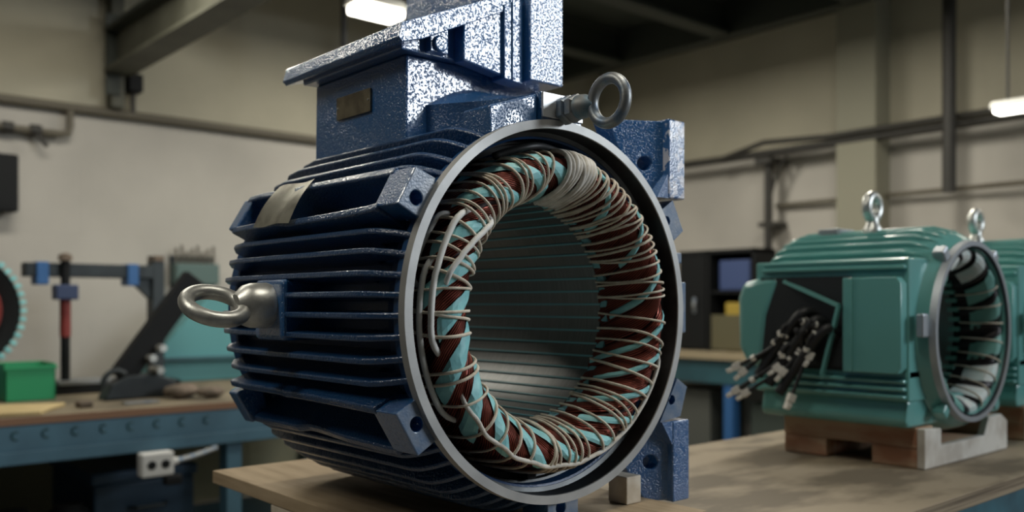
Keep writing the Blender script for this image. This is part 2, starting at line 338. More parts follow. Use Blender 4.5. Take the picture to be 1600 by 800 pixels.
tag(obj('carton', B(-2.33, -1.75, 3.95, 4.28, -.97, -.62), mat('dull_green_carton', (.05, .065, .055), .8), bevel=.006), 'dull green carton under the right wall bench right of the blue leg', 'carton')
# ================================================================= main workbench
ZT = -.375
t = thing('workbench', 'long plywood topped workbench carrying the blue motor and the green motors', 'workbench', (-.1, 1.2, FL))
bm = new(); box(bm, -.525, .24, -.17, 3.2, ZT-.028, ZT); obj('bench_top', bm, benchw, t, bevel=.003)
obj('top_edging', B(.24, .243, -.17, 3.2, ZT-.028, ZT-.001), plyedge, t)
obj('apron', B(.205, .235, -.15, 3.18, ZT-.20, ZT-.028), mat('bench_front_teal', (.045, .15, .19), .5, col2=(.03, .09, .12), nscale=8), t)
obj('apron', B(-.515, -.485, -.15, 3.18, ZT-.15, ZT-.028), steelb, t)
for x in (-.48, .17):
    for y in (-.12, 1.5, 3.1): obj('leg', B(x-.03, x+.03, y-.03, y+.03, FL, ZT-.028), steelb, t)
# boards under the blue motor
BT = -.3305
bm = new(); box(bm, -.79, .10, -.236, .235, BT-.0255, BT); bd = obj('plywood_board', bm, ply, bevel=.0015)
tag(bd, 'pale plywood board under the blue motor, overhanging the bench', 'board')
tag(obj('spacer_block', B(-.53, -.42, -.235, .18, ZT+.0005, BT-.026), palew, bevel=.002), 'wood spacer under the rear of the plywood board', 'wood block')
tag(obj('spacer_block', B(-.10, .04, -.165, .20, ZT+.0005, BT-.026), palew, bevel=.002), 'wood spacer under the front of the plywood board', 'wood block')
tag(obj('wood_chock', B(-.055, -.012, .163, .200, BT+.0005, -.283), palew, bevel=.002), 'small pale wood chock wedged under the blue motor beside its lower foot', 'chock')
# ================================================================= winding builder
CP = [(-.095, .186), (-.055, .190), (-.016, .203), (.001, .217), (.002, .231), (-.014, .242), (-.05, .247), (-.095, .249)]
CURVE = catmull([(a, b, 0) for a, b in CP], 12)
def sec(u):
    f = max(0, min(.99999, u))*(len(CURVE)-1); i = int(f); t = f-i
    p = CURVE[i].lerp(CURVE[i+1], t); d = (CURVE[i+1]-CURVE[i]).normalized(); return p.x, p.y, d.y, -d.x   # x, R, normal outward
def wp(phi, u, off=0., c=(0,0,0), s=1.):
    x, r, nx, nr = sec(u); lb = max(0, -cos(phi)); inn = max(0, 1-u/.62)
    r -= .013*lb*min(1, inn*2.0)*(1 if u < .62 else 0)
    x += off*nx; r += off*nr
    return Vector((c[0]+s*x, c[1]+s*r*cos(phi), c[2]+s*r*sin(phi)))
def patch(phi0, width, slant, u0, u1, off, crown, nw=6, nu=22, c=(0,0,0), s=1., jag=0.):
    bm = new(); uvl = bm.loops.layers.uv.new('UVMap'); g = []
    for j in range(nu+1):
        u = u0+(u1-u0)*j/nu; row = []
        for i in range(nw+1):
            q = i/nw*2-1; ph = phi0+width*.5*q+slant*(u-u0)/(u1-u0)
            o = off+crown*math.sqrt(max(0, 1-q*q)) + (random.uniform(-jag, jag) if jag else 0)
            row.append(bm.verts.new(wp(ph, u, o, c, s)))
        g.append(row)
    for j in range(nu):
        for i in range(nw):
            f = bm.faces.new((g[j][i], g[j][i+1], g[j+1][i+1], g[j+1][i]))
            for l, (a, b) in zip(f.loops, ((i, j), (i+1, j), (i+1, j+1), (i, j+1))): l[uvl].uv = (a/nw, b/nu)
    return bm
def loop_path(phi, slant, off, u0=.02, u1=.98, n=26, c=(0,0,0), s=1., wob=0.):
    w1 = random.uniform(-wob, wob)
    return [wp(phi+slant*(k/n-.5)+w1*sin(pi*k/n*2), u0+(u1-u0)*k/n, off, c, s) for k in range(n+1)]
# ================================================================= the blue motor
M = thing('electric_motor', 'large open blue electric motor with exposed copper winding on a plywood board', 'electric motor', (-.28, 0, BT))
bm = new()
lathe(bm, [(-.004, .2995), (-.030, .2985), (-.040, .276), (-.56, .272), (-.566, .286), (-.60, .286), (-.605, .27), (-.605, .252), (-.10, .256), (-.085, .266), (-.064, .285), (-.004, .2935)], n=128)
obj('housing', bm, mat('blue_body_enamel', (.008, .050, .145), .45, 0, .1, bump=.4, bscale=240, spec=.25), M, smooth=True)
bm = new()
lathe(bm, [(0, .287), (0, .3005), (-.014, .3012), (-.014, .295), (-.03, .2865), (-.03, .2862), (-.002, .2862)], n=160, closed=True)
obj('machined_ring', bm, ringm, M, smooth=True, angle=25)
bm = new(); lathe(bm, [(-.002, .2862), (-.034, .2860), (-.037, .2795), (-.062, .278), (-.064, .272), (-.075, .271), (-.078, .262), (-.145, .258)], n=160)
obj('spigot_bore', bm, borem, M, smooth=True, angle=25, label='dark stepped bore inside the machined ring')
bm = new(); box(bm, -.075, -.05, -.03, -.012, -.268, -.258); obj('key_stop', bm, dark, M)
# cooling fins
def fin(phi, dirphi=None, r0=.262, rt=.326, rf=.2985, th=.0088, x0=-.575, x1=-.012, name='cooling_fin', m=None, rise=.085, rb=.302):
    """plate fin; outline in (x, height) swept out along dirphi from radius r0"""
    d = phi if dirphi is None else dirphi
    out = [(x1, rf)]
    for k in range(1, 9):
        t = k/8; out.append((x1-rise*t, rf+(rt-rf)*sin(t*pi/2)))
    out += [(x0+.075, rt), (x0+.03, rt-.006), (x0, rb), (x0, r0), (-.115, r0), (-.10, .2895), (x1, .2895)]
    er = Vector((0, cos(phi), sin(phi))); ed = Vector((0, cos(d), sin(d))); en = Vector((0, -sin(d), cos(d)))
    bm = new(); S = []
    for sgn in (-1, 1):
        row = []
        for x, r in out:
            p = Vector((x, 0, 0))+er*r0+ed*(r-r0)/max(.75, cos(d-phi))
            p = p+en*sgn*th*.5*(1 if r > .292 else 1.4)
            row.append(bm.verts.new(p))
        S.append(row)
    n = len(out); bm.faces.new(S[0]); bm.faces.new(S[1][::-1])
    for i in range(n): bm.faces.new((S[0][i], S[1][i], S[1][(i+1) % n], S[0][(i+1) % n]))
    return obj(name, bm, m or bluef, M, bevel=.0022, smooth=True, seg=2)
for z in (.110, .083, .053, .025, -.004, -.034, -.065, -.095):
    ph = pi-math.asin(z/.30); fin(ph, pi-(pi-ph)*.92, x1=-.010)
for a in (138.4, 133.2, 126.4, 119.5): fin(R(a), R(a), th=.0092, rt=.324)
for a in (220.4, 225.8, 232, 237.5, 243.1, 248.8, 254.6, 259.9, 278.4, 285.2, 291.8, 298.6, 305): fin(R(a), R(a), rt=.3265 if a < 275 else .318)
for a in (-17, -10, 10, 17, 48, 55): fin(R(a), R(a), rt=.315)
for a in (62, 69): fin(R(a), R(a), rt=.318)
# bolt lugs with threaded holes, rails behind the left pair, rear lugs
def lug_(poly, hc, hr=.0105, x1=-.010, x0=-.07, taper=True, m=blue):
    bm = new(); holed_prism(bm, poly, hc, hr, x1, x0, .03)
    o = obj('bolt_lug', bm, m, M, bevel=.002); o.data.materials.append(mottled)
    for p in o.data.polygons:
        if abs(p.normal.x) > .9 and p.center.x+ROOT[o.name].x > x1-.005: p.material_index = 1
    return o
mottled = mat('mottled_grey_blue', (.22, .26, .32), .42, 0, .3, bump=.4, bscale=300, col2=(.10, .17, .28), nscale=40, ncon=(.35, .65))  # paler mottled grey-blue for the lug front faces and the side lugs
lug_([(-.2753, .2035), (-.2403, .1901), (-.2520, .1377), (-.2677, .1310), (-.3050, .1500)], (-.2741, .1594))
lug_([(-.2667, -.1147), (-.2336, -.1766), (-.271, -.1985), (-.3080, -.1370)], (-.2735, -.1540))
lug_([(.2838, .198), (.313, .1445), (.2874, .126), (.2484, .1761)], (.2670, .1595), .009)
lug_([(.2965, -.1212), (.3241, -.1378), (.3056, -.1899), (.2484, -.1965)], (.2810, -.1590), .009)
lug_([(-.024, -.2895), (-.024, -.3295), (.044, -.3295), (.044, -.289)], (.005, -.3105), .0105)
bm = new(); box(bm, -.07, -.010, .2905, .322, -.04, .052); obj('side_lug', bm, mottled, M, bevel=.003)
bm = new(); box(bm, -.05, -.010, .287, .310, .085, .105); obj('side_lug', bm, mottled, M, bevel=.003)
def rail(p_front, p_back, inner, th, name='lug_rail', xf=-.06, xb=-.54, bite=None):
    """thick cast rib running front to back; p = (y,z) of its outer edge, inner = (y,z) of its root"""
    pf, pb, q = Vector((0, *p_front)), Vector((0, *p_back)), Vector((0, *inner)); d = (pf-q).normalized(); n = Vector((0, -d.z, d.y))
    bm = new(); xs = [xf, xf-.03, -.2, -.3, -.33, -.36, xb+.05, xb]; pr = []
    for i, x in enumerate(xs):
        o = pf.lerp(pb, (x-xf)/(xb-xf)); o = o+Vector((0, random.uniform(-.002, .002), random.uniform(-.002, .002)))
        if bite and i in (3, 4): o = o.lerp(q, bite)
        ring = [q-n*th*.7, q+n*th*.7, o+n*th*.5, o-n*th*.5]; pr.append([bm.verts.new(Vector((x, 0, 0))+v) for v in ring])
    for a, b in zip(pr, pr[1:]):
        for k in range(4): bm.faces.new((a[k], a[(k+1) % 4], b[(k+1) % 4], b[k]))
    bm.faces.new(pr[0]); bm.faces.new(pr[-1][::-1]); return obj(name, bm, bluef, M, bevel=.003)
rail((-.276, .2050), (-.272, .205), (-.205, .155), .013); rail((-.307, .1490), (-.305, .146), (-.235, .115), .012, bite=.03)
rail((-.309, -.1360), (-.308, -.132), (-.235, -.105), .012); rail((-.272, -.1990), (-.268, -.197), (-.20, -.155), .013, bite=.10)
for s in (1, -1):
    bm = new(); P0 = [(-.272, .203*s), (-.24, .19*s), (-.252, .138*s), (-.268, .132*s), (-.305, .147*s)]; P1 = [(-.262, .193*s), (-.24, .18*s), (-.25, .142*s), (-.262, .137*s), (-.284, .148*s)]
    A = [bm.verts.new((-.525, *p)) for p in P0]; D = [bm.verts.new((-.555, *p)) for p in P0]; E_ = [bm.verts.new((-.595, *p)) for p in P1]
    bm.faces.new(A); bm.faces.new(E_[::-1])
    for a, b in ((A, D), (D, E_)):
        for k in range(5): bm.faces.new((a[k], a[(k+1) % 5], b[(k+1) % 5], b[k]))
    obj('rear_lug', bm, blue, M, bevel=.003)
# steel nameplate on the upper left rails
bm = new(); a, b = Vector((0, -.262, .213)), Vector((0, -.311, .139)); nn = (b-a).cross(Vector((1, 0, 0))).normalized()
if nn.y > 0: nn = -nn
ga = []
for i in range(9):
    t_ = i/8; row = []
    for j in range(9):
        s_ = j/8; p = a.lerp(b, t_)+Vector((-.43+.125*s_, 0, 0))+nn*(.006+.003*sin(pi*t_)+.0022*sin(7*s_+3*t_)); row.append(bm.verts.new(p))
    ga.append(row)
for i in range(8):
    for j in range(8): bm.faces.new((ga[i][j], ga[i][j+1], ga[i+1][j+1], ga[i+1][j]))
bmesh.ops.solidify(bm, geom=bm.faces[:], thickness=.0012)
obj('nameplate', bm, plate, M, smooth=True, label='bent bare steel nameplate on the upper left of the housing')
# left lifting eye and its boss
bm = new(); box(bm, -.395, -.295, -.331, -.255, -.046, .052); eb = obj('eye_boss', bm, blue, M, bevel=.008, seg=3)
def eyebolt(name, base, axis, side, rad, tr, ring_off, collar, label, m, nuts=(), paint=None):
    """base: point on the boss; axis: outward direction; side: second direction of the ring plane"""
    base, axis, side = Vector(base), Vector(axis).normalized(), Vector(side).normalized(); up = axis.cross(side)
    c = base+axis*ring_off
    bm = new(); tube(bm, [c+rad*(cos(2*pi*k/40)*axis+sin(2*pi*k/40)*side) for k in range(40)], tr, True, 14)
    o = obj(name, bm, m, M if isinstance(base, Vector) and base.y < .6 else GM, smooth='all', label=label)
    bm = new(); A = (axis, side, up); lathe(bm, collar, base, A, 28); obj('shank', bm, paint or m, o, smooth=True)
    for t0, t1, r in nuts:
        bm = new(); lathe(bm, [(t0, 0), (t0, r*.85), (t0+.002, r), (t1-.002, r), (t1, r*.85), (t1, 0)], base, A, 6); obj('hex_nut', bm, m, o)
    return o
al = R(30)
eyebolt('lifting_eye', (-.345, -.331, .010), (0, -1, 0), (cos(al), 0, -sin(al)), .0435, .0125, .088, [(0, 0), (0, .036), (.004, .037), (.030, .036), (.042, .032), (.056, .018), (.056, 0)], 'bright zinc lifting eye on the left side', zinc)
# terminal box on top
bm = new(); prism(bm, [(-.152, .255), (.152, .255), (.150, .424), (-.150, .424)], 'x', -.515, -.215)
tb = obj('terminal_box', bm, blue, M, bevel=.004)
bm = new(); box(bm, -.43, -.317, -.1555, -.1515, .345, .386); o = obj('rating_plate', bm, brass, tb, bevel=.001, label='small bronze rating plate')
bm = new()
for x in (-.425, -.322):
    lathe(bm, [(0, 0), (0, .002), (-.0015, .002), (-.002, 0)], (x, -.1555, .366), 'y', 10)
obj('rivets', bm, zinc, tb)
bm = new(); prism(bm, [(-.172, .424), (.150, .424), (.150, .592), (-.172, .446)], 'x', -.525, -.197); obj('upper_box', bm, blue, tb, bevel=.003)
sl = .43
bm = new(); prism(bm, [(-.197, .433), (-.190, .426), (-.150, .438), (.160, .583), (.160, .606), (-.190, .4575)], 'x', -.558, -.168); obj('cover_flange', bm, blue, tb, bevel=.0015, label='slanted flange of the terminal box')
bm = new(); prism(bm, [(-.126, .426), (-.090, .426), (-.090, .478), (-.126, .462)], 'x', -.20, -.180); lathe(bm, [(-.2, .014), (-.176, .014), (-.174, .012), (-.174, 0)], (0, -.108, .44), 'x', 20); obj('corner_post', bm, blue, tb, bevel=.003)
bm = new(); prism(bm, [(-.064, .420), (.020, .408), (.020, .53), (-.064, .492)], 'x', -.20, -.172); obj('front_panel', bm, blue, tb, bevel=.003)
bm = new(); prism(bm, [(.020, .402), (.062, .398), (.062, .55), (.020, .53)], 'x', -.20, -.165); prism(bm, [(.036, .402), (.042, .402), (.042, .55), (.036, .54)], 'x', -.165, -.162); obj('front_rib', bm, blue, tb, bevel=.002)
bm = new(); box(bm, -.53, -.150, .0656, .147, .4035, .66); obj('conduit_flange', bm, blue, tb, bevel=.003, label='tall vertical flange slab on the right of the terminal box')
# top boss for the front lifting eye, lofted back into the terminal box
bm = new(); secs = []
for i in range(9):
    t_ = i/8; x = -.004-.212*t_; e_ = t_*t_*(3-2*t_); hw = .044+.066*e_*t_; zt = .341+.004*t_; zc = .341+.046*t_**1.5
    zb = .2895 if x > -.11 else .255; row = [(-hw, zb), (-hw, zt)]
    for k in range(1, 8): s_ = k/8; row.append((-hw+2*hw*s_, zt+(zc-zt)*sin(pi*s_)))
    row += [(hw, zt), (hw, zb)]
    secs.append([bm.verts.new((x, *p)) for p in row])
for a, b in zip(secs, secs[1:]):
    for k in range(len(a)): bm.faces.new((a[k], a[(k+1) % len(a)], b[(k+1) % len(a)], b[k]))
bm.faces.new(secs[0]); bm.faces.new(secs[-1][::-1]); pb = obj('eye_pad', bm, blue, M, smooth=True, angle=30)
bm = new(); prism(bm, [(-.140, .264), (-.046, .2885), (-.046, .3385), (-.142, .3075)], 'x', -.075, -.0105); obj('pad_shoulder', bm, blue, pb, bevel=.003)
bm = new(); box(bm, -.004, .0005, -.0435, .0435, .302, .3405); obj('pad_face', bm, padm, pb, bevel=.0008, label='bright machined front face of the pad')
eyebolt('lifting_eye', (.0005, .0, .316), (1, 0, 0), (0, 0, 1), .0335, .0088, .097, [(0, 0), (0, .013), (.034, .013), (.036, .019), (.05, .018), (.06, .012), (.068, .008), (.068, 0)], 'worn grey lifting eye with two nuts at the top front', zincp, nuts=((.002, .017, .023), (.019, .034, .022)), paint=mat('blue_smeared_zinc', (.12, .19, .24), .5, .4, col2=(.22, .23, .23), nscale=40))
speckled = mat('white_speckled_blue', (.010, .09, .26), .32, 0, .9, bump=.5, bscale=300, col2=(.55, .55, .60), nscale=70, ncon=(.50, .56), spec=.6)  # blue enamel broken up by a fine noise of near-white specks
# feet on the right side
def foot(z0, z1, ytop, sgn, hole, x1=-.004, name='mounting_foot', m=blue):
    bm = new(); lo, hi = min(z0, z1), max(z0, z1)
    prism(bm, [(ytop-.046, lo), (ytop, lo), (ytop, hi), (ytop-.046, hi)], 'x', x1-.13, x1)
    f = obj(name, bm, speckled if sgn > 0 else m, M, bevel=.003)
    bm = new(); holed_prism(bm, [(.240, lo+.002), (ytop-.044, lo+.002), (ytop-.044, hi-.003), (.19, hi-.003), (.19, hi-.05), (.218, lo+.045)] if sgn < 0 else [(.235, lo+.002), (ytop-.044, lo+.002), (ytop-.044, hi-.003), (.175, hi-.003), (.19, hi-.05)], hole, .0125, x1-.012, x1-.05, .02)
    for v in bm.verts: v.co.x += (v.co.y-(ytop-.044))*.55
    obj('gusset', bm, m, f, bevel=.002)
    bm = new(); e = lo if sgn > 0 else hi
    prism(bm, [(ytop-.075, e), (ytop-.044, e), (ytop-.044, e+sgn*.045)], 'x', x1-.06, x1-.002); obj('corner_web', bm, m, f)
    return f
foot(.200, .341, .311, 1, (.235, .2616)); foot(-.196, -.3408, .3235, -1, (.249, -.2689))
for z0, z1, yt, s in ((.200, .341, .311, 1), (-.196, -.3408, .3235, -1)):
    bm = new(); box(bm, -.57, -.44, yt-.046, yt, min(z0, z1), max(z0, z1)); box(bm, -.53, -.50, .2, yt-.04, min(z0, z1)+.003, max(z0, z1)-.003); obj('mounting_foot', bm, blue, M, bevel=.003)
# stator core, wedges
NS = 48
bm = new(); lathe(bm, [(-.092, .252), (-.092, .1815), (-.52, .1815), (-.52, .252)], n=192); core = obj('stator_core', bm, lam, M, smooth=True)
def wedge(k):
    a = 2*pi*(k+.5)/NS; bm = new(); er = Vector((0, cos(a), sin(a))); et = Vector((0, -sin(a), cos(a)))
    obox(bm, er*.1812+Vector((-.306, 0, 0)), (Vector((1, 0, 0)), et, er), .216, .0017, .0016); return bm
for k in range(NS): obj('slot_wedge', wedge(k), tealw, core)
for k in range(NS):                          # folded liner ends standing out of each slot
    a = 2*pi*(k+.5)/NS; bm = new(); er = Vector((0, cos(a), sin(a))); et = Vector((0, -sin(a), cos(a)))
    obox(bm, er*.1865+Vector((-.086, 0, 0)), (Vector((1, 0, 0)), et, er), .010, .0068, .0045); obj('slot_liner', bm, tealw, core, bevel=.002)
# winding
bm = new(); g = []
NP, NU = 192, 26
for i in range(NP):
    ph = 2*pi*i/NP; g.append([bm.verts.new(wp(ph, j/NU, -.004)) for j in range(NU+1)])
for i in range(NP):
    for j in range(NU): bm.faces.new((g[i][j], g[(i+1) % NP][j], g[(i+1) % NP][j+1], g[i][j+1]))
W = obj('stator_winding', bm, mat('winding_core', (.02, .006, .006), .5, .3), M, smooth='all')
SL = R(44); NC = 30
for k in range(NC):
    a = 2*pi*(k+.5)/NC+random.uniform(-.02, .02)
    obj('coil', patch(a-SL*.5, R(13.2), SL+random.uniform(-.08, .08), .0, .97, -.003+random.uniform(-.001, .002), .0075, nw=10, nu=28), coilm, W, smooth='all')
for a, w_ in ((15, 4), (38, 3.5), (-8, 3.6), (-22, 3.4), (-38, 4), (-54, 5), (291, 7), (271, 8), (252, 8), (232, 8.5), (214, 9), (196, 9), (179, 8), (163, 8), (146, 7), (127, 7), (109, 7), (95, 8), (66, 4)):
    w_ = R(w_); u1 = random.choice((.66, .78, .9)); u0 = random.choice((.02, .1, .2))
    obj('insulation_paper', patch(R(a)+SL*(u0-.5), w_, SL*(u1-u0), u0, u1, .0062, .0028, nw=4, nu=16, jag=.0009), teal, W, smooth=True, angle=12)
ang = []
for a, n_, st in ((6, 4, 3.6), (22, 5, 3.6), (41, 8, 2.7), (63, 5, 3.0), (98, 3, 3), (111, 3, 2.8), (124, 4, 2.8), (137, 3, 3), (150, 2, 3), (159, 2, 3), (168, 2, 3.2), (179, 2, 3.0), (189, 1, 3), (201, 2, 4), (214, 1, 5), (226, 2, 7), (243, 2, 7), (262, 3, 1.8), (271, 4, 3.6), (289, 2, 7), (303, 4, 3.4), (322, 2, 6), (336, 3, 6), (355, 1, 5)):
    ang += [a+i*st+random.uniform(-.8, .8) for i in range(n_)]
for a in ang:
    obj('lacing_cord', T(loop_path(R(a), R(random.uniform(-9, 5)), .0098, wob=.025), random.uniform(.0019, .0027), n=6), cord, W, smooth='all')
for i in range(8):
    obj('lacing_cord', T(loop_path(R(77+i*1.9), R(random.uniform(-6, 4)), .0115+random.uniform(0, .003), u0=.12, u1=.9, wob=.03), random.uniform(.0036, .0048), n=7), cordw, W, smooth='all', label='thick pale wrapping at the top of the winding')
obj('crest_rope', T([wp(R(208+138*k/60), .60+.010*sin(k*.9), .0105-.022*max(0, (abs(k-30)-26)/4)**2) for k in range(61)], .0036, n=8), cordw, W, smooth='all', label='thick white rope along the outer crest')
for a0, a1, u0, u1, r_ in ((222, 158, .80, .76, .0046), (196, 140, .70, .66, .0048), (172, 136, .62, .40, .0042), (172, 143, .86, .80, .004)):
    obj('lead_sleeve', T([wp(R(a0+(a1-a0)*k/24), u0+(u1-u0)*k/24, .014-.022*max(0, (abs(k-12)-8)/4)**2) for k in range(25)], r_, n=8), sleeve, W, smooth='all', label='white sleeve tube')
obj('lead_cable', T([(-.03-.01*sin(k*.3), .262*cos(R(75+40*k/24)), .262*sin(R(75+40*k/24))) for k in range(25)], .006, n=8), cable, W, smooth='all', label='black lead cable')
# ================================================================= the green motors
YC, ZC = 1.337, -.055
GM = thing('electric_motor', 'nearer teal green electric motor with bare leads on a low pallet', 'electric motor', (-.15, YC, -.278), 'teal green electric motors on pallets')
cg = (0, YC, ZC)
bm = new(); lathe(bm, [(.082, .222), (.07, .226), (.055, .238), (.02, .250), (-.02, .254), (-.34, .254), (-.385, .240), (-.41, .21), (-.415, .17), (-.36, .165), (.03, .19), (.03, .20), (.082, .205)], cg, n=96)
obj('housing', bm, gteal, GM, smooth=True, angle=35)
bm = new(); lathe(bm, [(.090, .211), (.090, .223), (.074, .226), (.074, .211)], cg, n=96, closed=True); obj('front_rim', bm, silver, GM, smooth=True, angle=25)
bm = new(); lathe(bm, [(.088, .206), (.03, .20), (.028, .18), (-.06, .178)], cg, n=96); obj('front_bore', bm, mat('green_bore', (.02, .04, .05), .5), GM, smooth=True)
for a in [R(x) for x in (60, 68, 76, 84, 92, 100, 108, 116, 124, 132, 139, 146, 153, 209, 215, 221, 227, 233, 239)]:
    er = Vector((0, cos(a), sin(a))); et = Vector((0, -sin(a), cos(a))); bm = new(); S = []
    pr = [(.055, .235), (.03, .254), (-.01, .266), (-.34, .266), (-.375, .255), (-.40, .23), (-.40, .2), (.055, .2)]
    for s in (-1, 1): S.append([bm.verts.new(Vector((x, YC, ZC))+er*r+et*s*.0055) for x, r in pr])
    bm.faces.new(S[0]); bm.faces.new(S[1][::-1])
    for i in range(8): bm.faces.new((S[0][i], S[1][i], S[1][(i+1) % 8], S[0][(i+1) % 8]))
    obj('cooling_fin', bm, gteal, GM, bevel=.004, smooth=True)
# side housing with the open terminal compartment
YF = 1.035
bm = new(); prism(bm, [(-.33, .085), (-.275, .085), (-.315, -.02), (-.33, -.15), (-.385, -.15), (-.412, -.10), (-.415, .03), (-.40, .07)], 'y', YF+.02, 1.28); obj('side_shell', bm, gteal, GM, bevel=.02, seg=4, smooth=True)
bm = new(); prism(bm, [(-.095, .075), (.035, .075), (.045, .06), (.045, -.135), (.035, -.15), (-.095, -.15)], 'y', YF, 1.2); box(bm, -.095, -.07, YF-.006, YF, -.15, .075); obj('side_shell', bm, gteal, GM, bevel=.018, seg=4, smooth=True)
bm = new(); box(bm, -.34, .04, YF+.03, 1.2, .072, .095); obj('side_shell', bm, gteal, GM, bevel=.006)
bm = new(); box(bm, -.36, .05, YF+.03, 1.2, -.165, -.14); obj('side_shell', bm, gteal, GM, bevel=.006)
bm = new(); box(bm, -.34, -.09, 1.058, 1.0645, -.15, .08); cb = obj('terminal_recess', bm, gdark, GM)
bm = new(); prism(bm, [(-.275, .072), (-.097, .072), (-.097, -.14), (-.245, -.14), (-.30, -.05)], 'y', 1.050, 1.0575); obj('gasket', bm, gdark, cb, label='black gasket sheet')
for p, q in (((-.268, YF+.02, .070), (-.10, YF-.012, .008)), ((-.10, YF-.012, .008), (-.145, YF-.01, -.16))):
    p, q = Vector(p), Vector(q); bm = new(); d = (q-p).normalized(); u, v = frame(d); obox(bm, (p+q)/2, (d, u, v), (q-p).length/2, .006, .004); obj('box_rim', bm, gteal, GM)
bm = new(); box(bm, .06, .08, YC-.262, YC-.235, -.065, -.01); obj('rim_lug', bm, silver, GM, bevel=.004)
for a in (128, 232, 308, 52):
    bm = new(); er = Vector((0, cos(R(a)), sin(R(a)))); et = Vector((0, -sin(R(a)), cos(R(a)))); obox(bm, Vector((.068, YC, ZC))+er*.236, (Vector((1,0,0)), et, er), .015, .014, .016); obj('rim_lug', bm, silver if a < 200 else gteal, GM, bevel=.004)
bm = new(); prism(bm, [(1.075, -.212), (1.60, -.212), (1.615, -.262), (1.60, -.2775), (1.075, -.2775), (1.065, -.262)], 'x', -.345, .044); obj('foot_base', bm, gteal, GM, bevel=.008)
bm = new(); box(bm, -.30, -.24, 1.27, 1.36, .2, .2165); obj('top_plate', bm, silver, GM, bevel=.003, label='small grey plate on top of the housing')
for z in (-.168, -.186, -.204, .098, .114):
    bm = new(); box(bm, -.335, .045, 1.050 if z < 0 else 1.052+(z-.098)*.6, 1.2, z-.0045, z+.0045); obj('side_rib', bm, gteal, GM, bevel=.004)
bm = new(); box(bm, -.36, .05, 1.066, 1.2, -.215, .12); obj('side_wall', bm, gteal, GM, bevel=.004)
GEY = (-.158, 1.30, .200)
eyebolt('lifting_eye', GEY, (0, 0, 1), (0, 1, 0), .030, .0135, .068, [(0, 0), (0, .024), (.012, .024), (.02, .018), (.04, .014), (.04, 0)], 'bright zinc lifting eye on top', mat('bright_zinc', (.62, .63, .60), .35, .8, bump=.2, bscale=80))
lead_ends = [((-.185, 1.07, -0.065), (1147, 583)), ((-.19, 1.07, -0.075), (1158, 592)), ((-.20, 1.07, -0.095), (1143, 624)), ((-.19, 1.07, -0.105), (1166, 628)),
             ((-.17, 1.07, -0.065), (1212, 580)), ((-.16, 1.07, -0.075), (1224, 588)), ((-.13, 1.07, -0.075), (1232, 632)), ((-.15, 1.07, -0.045), (1226, 516)), ((-.14, 1.07, -0.045), (1264, 526)), ((-.12, 1.07, -0.065), (1268, 560))]
LE = [(-.345, .965, -.145), (-.33, .97, -.158), (-.34, .955, -.205), (-.315, .96, -.21), (-.243, .99, -.143), (-.225, .985, -.152), (-.195, .97, -.213), (-.245, 1.04, -.05), (-.185, 1.03, -.062), (-.165, 1.005, -.11)]
for (s, _), e in zip(lead_ends, LE):
    s, e = Vector(s), Vector(e); m1 = s+Vector((random.uniform(-.05, -.01), -.075, random.uniform(-.005, .035))); m2 = s.lerp(e, .6)+Vector((random.uniform(-.01, .03), -.015, .02))
    c_ = obj('motor_lead', T([s, m1, m2, e], random.uniform(.0045, .0062), n=7, smoothn=8), cable, GM, smooth='all')
    bm = new(); d = (e-m2).normalized(); u, v = frame(d); obox(bm, e+d*.004, (d, u, v), .010, .009, .009); obox(bm, e+d*.022+u*.004, (d, u, v), .012, .011, .005); lathe(bm, [(-.002, 0), (-.002, .009), (.006, .009), (.006, 0)], e+d*.024, (v, d, u), 10)
    obj('lug', bm, lug, c_, bevel=.0015, label='pale tinned cable lug')
    pth = catmull([s, m1, m2, e], 8)
    for k_ in random.sample((7, 12, 17, 20), 2):
        bm = new(); tube(bm, [pth[k_], pth[k_].lerp(pth[k_+1], .75)], .0085, n=9); obj('marker_sleeve', bm, lug, c_, smooth=True, label='white marker sleeve on a lead')
for k in range(3):
    s = Vector((-.18+.03*k, 1.07, -.03-.02*k)); e = Vector((-.30+.03*k, .985, -.17-.02*k)); obj('motor_lead', T([s, s+Vector((-.01, -.06, .02)), s.lerp(e, .7)+Vector((0, -.01, .02)), e], .013, n=8, smoothn=8), cable, GM, smooth='all', label='thick black taped cable bundle')
# its winding
gs = .86; gc = (.066, YC, ZC)
bm = new(); g = []
for i in range(96):
    ph = 2*pi*i/96; g.append([bm.verts.new(wp(ph, j/14, -.004+.003*sin(i*pi/2), gc, gs)) for j in range(15)])
for i in range(96):
    for j in range(14): bm.faces.new((g[i][j], g[(i+1) % 96][j], g[(i+1) % 96][j+1], g[i][j+1]))
GW = obj('stator_winding', bm, mat('dark_winding', (.014, .010, .011), .5, .2), GM, smooth='all')
wtape = mat('pale_tape', (.50, .60, .57), .6, col2=(.62, .62, .58), nscale=30)
gpaper = mat('pale_green_paper', (.15, .36, .31), .55)
for k in range(24):
    obj('coil', patch(2*pi*k/24, R(10), R(24), .02, .95, 0, .008, nw=5, nu=14, c=gc, s=gs), bpy.data.materials['dark_winding'], GW, smooth='all')
for a, m_ in ((96, wtape), (118, wtape), (140, gpaper), (162, gpaper), (184, wtape), (206, gpaper), (228, gpaper), (252, gpaper), (276, wtape), (300, wtape), (70, wtape), (44, gpaper), (20, gpaper), (350, gpaper), (325, wtape)):
    obj('insulation_paper', patch(R(a)-R(12), R(17), R(22), .12, .85, .007, .003, nw=3, nu=10, jag=.001, c=gc, s=gs), m_, GW, smooth=True, angle=12)
for a in list(range(-70, 50, 15)):
    obj('lacing_cord', T(loop_path(R(a), R(-4), .011, n=14, c=gc, s=gs), .0022, n=5), cord, GW, smooth='all')
